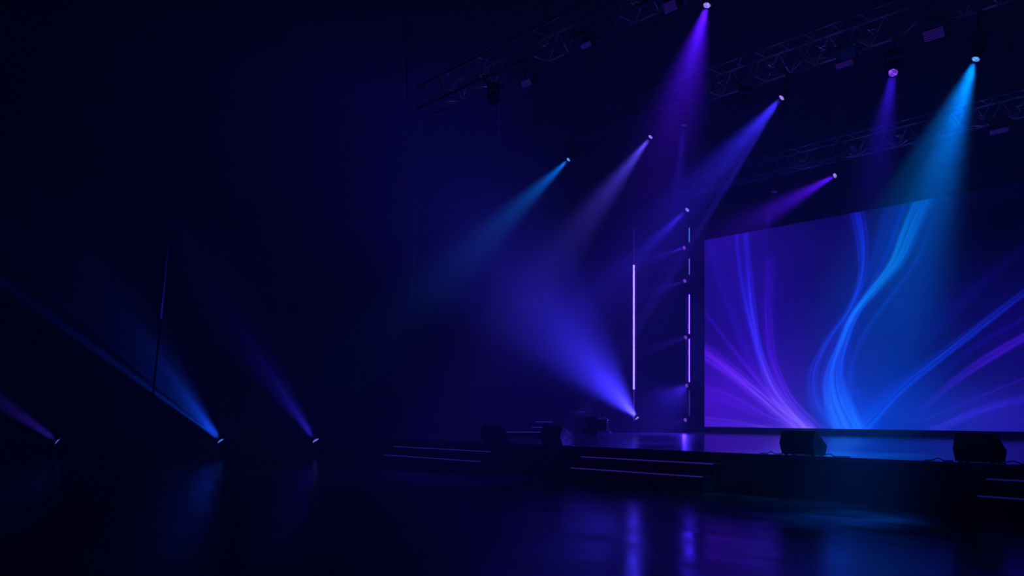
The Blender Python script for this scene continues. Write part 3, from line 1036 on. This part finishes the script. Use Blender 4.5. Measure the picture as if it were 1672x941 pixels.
# microphone stand
p = at(965, 711, 29.3)
t = thing('microphone_stand', 'thin microphone stand rising behind the equipment case', 'microphone stand', (p.x, p.y, STAGE_Z))
MB().lathe([(.14, 0), (.14, .02), (.03, .03)], (0, 0, 0), UP, 20).build('base', BLACK, t)
MB().rod((0, 0, .03), (0, 0, 1.0), .011, 8).build('pole', BLACK, t)
MB().rod((-.1, 0, 0.92), (.2, .05, 1.1), .008, 8).build('boom', BLACK, t)
MB().lathe([(.014, 0), (.018, .1), (.03, .12), (.028, .165), (.01, .18)], (.2, .05, 1.1), Vector((1, .1, .3)), 12).build('microphone', GRILLE, t, True)

# ------------------------------------------------------------------ gear at the far left on the hall floor
F = 37.0
k = F / FPX
zf = HOR + 1.5 / k
p = at(432, zf, F)
t = thing('road_case', 'black road case with metal-trimmed edges on the floor between blue lamps', 'case', (p.x, p.y, 0), None, ANG)
wd, hh = 60 * k, (zf - 695) * k
MB().box((0, .4, .12 + (hh - .12) * .26), (wd, .8, (hh - .12) * .52), bev=.015).build('body', PLY, t)
MB().box((0, .4, .12 + (hh - .12) * .765), (wd, .8, (hh - .12) * .47), bev=.015).build('lid', PLY, t)
tr = MB()
for z in (.13, .12 + (hh - .12) * .52, hh - .01):
    tr.box((0, -.004, z), (wd, .012, .03))
for sx in (-1, 1):
    tr.box((sx * (wd / 2 - .015), -.003, (hh + .12) / 2), (.03, .01, hh - .12))
tr.build('edge_trim', ALU, t)
for sx in (-1, 1):
    for sy in (.12, .68):
        MB().rod((sx * (wd / 2 - .15) - .025, sy, .06), (sx * (wd / 2 - .15) + .025, sy, .06), .06, 12).build('caster', CABLE, t)
    MB().box((sx * .35, -.012, .12 + (hh - .12) * .52), (.1, .012, .1), bev=.004).build('latch', ALU, t)
F = 36.0
k = F / FPX
p = at(384, HOR + 1.5 / k, F)
t = thing('column_speaker', 'tall black column speaker on a stand left of the road case', 'speaker', (p.x, p.y, 0), None, ANG)
MB().box((0, .2, .25), (.42, .5, .5), bev=.02).build('bass_cabinet', BLACK_CAB, t)
MB().rod((0, .2, .5), (0, .2, 1.1), .02, 8).build('pole', BLACK, t)
MB().box((0, .2, 1.75), (.2, .22, 1.3), bev=.02).build('column', BLACK_CAB, t)
MB().box((0, .085, 1.75), (.17, .012, 1.24), bev=.004).build('grille', GRILLE, t)

# black drape masking the left end of the stage
pa, pb = at(542, 720, 44.0), at(664, 720, 44.0)
dv = pb - pa
n = 120
t = thing('masking_drape', 'tall black drape hanging beyond the left end of the stage', 'drape', (pa.x, pa.y, 0))
mb = MB()
vs, fs = [], []
ndir = Vector((-dv.y, dv.x, 0)).normalized()
for i in range(n + 1):
    u = i / n
    w = 0.07 * math.sin(u * 62) + 0.02 * math.sin(u * 133)
    for z in (0.03, 2.2, 4.4, 5.0):
        for s in (0, 1):
            q = dv * u + ndir * (w * (1 if z < 4.5 else .6) + s * .02)
            vs.append((q.x, q.y, z))
for i in range(n):
    for j in range(3):
        for s in (0, 1):
            a = i * 8 + j * 2 + s
            fs.append((a, a + 8, a + 10, a + 2))
mb.add(vs, fs).build('cloth', DRAPE, t, True)
MB().rod((0, 0, 5.0), (dv.x, dv.y, 5.0), .03, 8).build('top_rail', BLACK, t)
for u in (0, 1):
    MB().rod((dv.x * u, dv.y * u, 0.0), (dv.x * u, dv.y * u, 5.05), .03, 8).build('upright', BLACK, t)

# ------------------------------------------------------------------ camera and render look
cam = bpy.data.cameras.new('camera')
cam.sensor_fit = 'HORIZONTAL'
cam.sensor_width = 36
cam.lens = FPX / W_PX * 36
cam.shift_y = (HOR - H_PX / 2) / W_PX
cam.clip_end = 200
co = bpy.data.objects.new('camera', cam)
COL.objects.link(co)
co.location = CAM
co.rotation_euler = (math.pi / 2, 0, TH)
SC.camera = co

w = bpy.data.worlds.new('outside_dark')
SC.world = w
w.use_nodes = True
w.node_tree.nodes['Background'].inputs[0].default_value = (0, 0, 0, 1)

vs_ = SC.view_settings
vs_.view_transform = 'Standard'
vs_.look = 'None'
vs_.gamma = 1
vs_.use_curve_mapping = False
vs_.exposure = 0.0
cy = SC.cycles
cy.max_bounces = 5
cy.diffuse_bounces = 2
cy.glossy_bounces = 3
cy.volume_bounces = 2
cy.sample_clamp_indirect = 3.0
cy.use_denoising = True
cy.denoiser = 'OPENIMAGEDENOISE'
